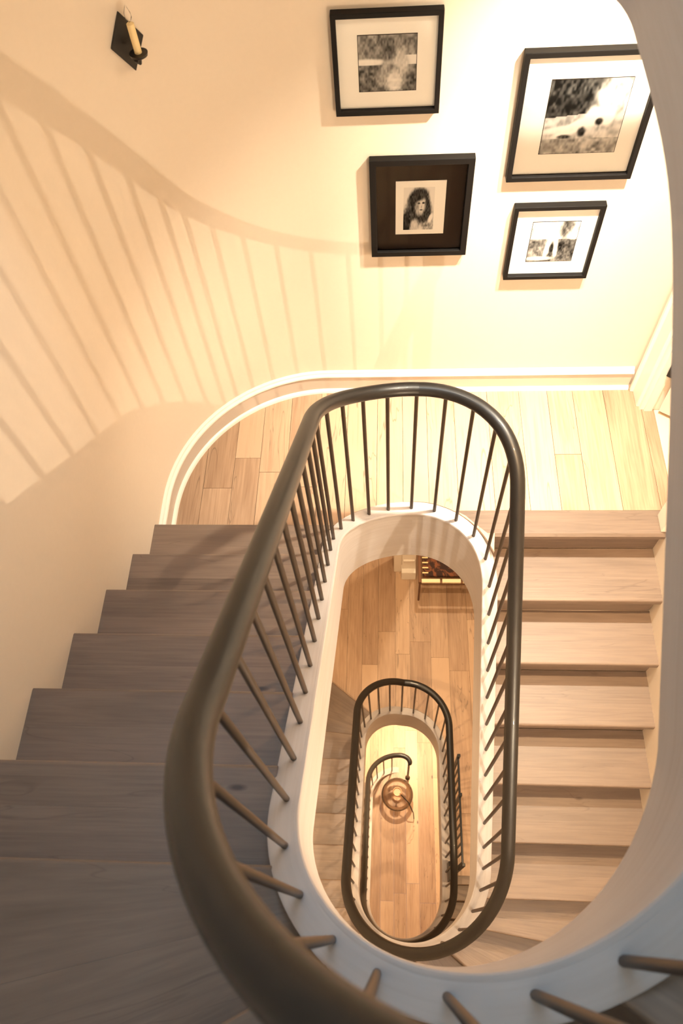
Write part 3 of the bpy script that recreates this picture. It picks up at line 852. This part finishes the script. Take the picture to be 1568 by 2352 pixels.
downlight('recessed lamp over the lowest hall', 0.2, 2.8, Z0-0.40, SPOT_BASE, math.radians(150), 0.5)

# ------------------------------------------------------------------ things on the middle floor
cp = empty('door_post', (0.025, 2.36, Z0)); tag(cp, 'cream panelled post standing on the middle floor at the far end of the well', 'post')
boxo('core', (0.045, 0.02, 1.6), (0.13, 0.22, 3.2), M['mat'], cp, 0.004)
boxo('casing', (-0.06, 0.03, 1.6), (0.08, 0.16, 3.2), M['trim'], cp, 0.006)
boxo('plinth', (0.045, 0.0, 0.08), (0.14, 0.27, 0.16), M['mat'], cp, 0.006)
for z in (0.35, 0.62, 0.9): boxo('panel_rail', (0.045, -0.095, z), (0.11, 0.02, 0.03), M['trim'], cp, 0.003)

def pattern_mat():
    m, nt, b = newmat('patterned_textile'); N = nt.nodes
    tc = N.new('ShaderNodeTexCoord'); w = N.new('ShaderNodeTexNoise'); w.inputs['Scale'].default_value = 9; w.inputs['Detail'].default_value = 2; w.inputs['Distortion'].default_value = 2.5
    nt.links.new(tc.outputs['Object'], w.inputs['Vector'])
    r = N.new('ShaderNodeValToRGB'); r.color_ramp.interpolation = 'LINEAR'
    r.color_ramp.elements[0].position = 0.46; r.color_ramp.elements[0].color = srgb(46, 24, 16)
    r.color_ramp.elements[1].position = 0.58; r.color_ramp.elements[1].color = srgb(118, 70, 44)
    nt.links.new(w.outputs['Fac'], r.inputs[0]); nt.links.new(r.outputs[0], b.inputs['Base Color']); b.inputs['Roughness'].default_value = 0.8
    return m
M['textile'] = pattern_mat()
bn = empty('bench', (0.55, 2.28, Z0)); tag(bn, 'low bench with dark patterned seat and thin metal legs on the middle floor', 'bench')
for x in (-0.385, 0.385):
    for y in (-0.27, 0.27): tubeo('leg', [(x, y, 0), (x, y, 0.44)], 0.010, M['bronze'], bn, 8)
boxo('seat', (0.01, 0.02, 0.455), (0.74, 0.50, 0.05), M['textile'], bn, 0.012)
boxo('frame', (-0.385, 0, 0.45), (0.03, 0.58, 0.04), M['bronze'], bn, 0.004)
boxo('frame', (0.385, 0, 0.45), (0.03, 0.58, 0.04), M['bronze'], bn, 0.004)
boxo('frame', (0, -0.275, 0.43), (0.78, 0.03, 0.03), M['bronze'], bn, 0.004)
boxo('frame', (0, 0.275, 0.43), (0.78, 0.03, 0.03), M['bronze'], bn, 0.004)
for k in range(4): boxo('front_slat', (-0.285+k*0.19, -0.272, 0.455), (0.17, 0.036, 0.026), M['cream'], bn, 0.003)
for k in range(9): boxo('tassel', (-0.335, -0.20+k*0.052, 0.482), (0.055, 0.013, 0.005), M['candle'], bn, 0.002)

gt = empty('metal_gate', (0.425, 0.0, Z0)); tag(gt, 'narrow dark metal gate folded along the rail on the middle floor', 'gate')
for z in (0.06, 0.70): boxo('gate_rail', (0, 0.0, z), (0.016, 0.78, 0.022), M['darkmetal'], gt, 0.003)
for k in range(12): boxo('gate_bar', (0, -0.37+k*0.0673, 0.38), (0.010, 0.012, 0.64), M['darkmetal'], gt)
for y in (-0.39, 0.10, 0.39): boxo('gate_post', (0.004, y, 0.37), (0.024, 0.024, 0.74), M['darkmetal'], gt, 0.003)
boxo('latch_box', (-0.045, -0.40, 0.13), (0.05, 0.14, 0.22), M['darkmetal'], gt, 0.004)
boxo('latch_bracket', (-0.012, -0.385, 0.13), (0.03, 0.02, 0.03), M['darkmetal'], gt)

# ------------------------------------------------------------------ glass lantern on the lowest floor
gl = empty('glass_lantern', (-0.03, 0.60, ZB)); tag(gl, 'round clear glass lantern on the lowest floor under the rail end', 'lantern')
gp = [(0.05, 0.025)]+[(0.19*math.sin(t), 0.205-0.19*math.cos(t)) for t in [0.3+i*(pi-0.62)/18 for i in range(19)]]
v = lathe('globe', gp, M['globe'], gl, 32)
lathe('foot', [(0.07, 0), (0.07, 0.008), (0.03, 0.016), (0.028, 0.03)], M['paleglass'], gl, 20)
lathe('top_ring', [(0.046, 0.375), (0.054, 0.385), (0.054, 0.40), (0.046, 0.41), (0.040, 0.39)], M['paleglass'], gl, 20)
lathe('candle_cup', [(0.045, 0.03), (0.05, 0.05), (0.05, 0.07), (0.02, 0.07)], M['paleglass'], gl, 18)
for k in range(3):
    a = 2*pi*k/3+0.4; tubeo('candle_arm', [(0.01*math.cos(a), 0.01*math.sin(a), 0.06), (0.05*math.cos(a), 0.05*math.sin(a), 0.09), (0.055*math.cos(a), 0.055*math.sin(a), 0.15)], 0.007, M['paleglass'], gl, 8)
tubeo('handle', [(0.03, -0.02, 0.40), (0.13, -0.11, 0.36), (0.19, -0.20, 0.18), (0.20, -0.24, 0.006)], 0.006, M['darkmetal'], gl, 8)
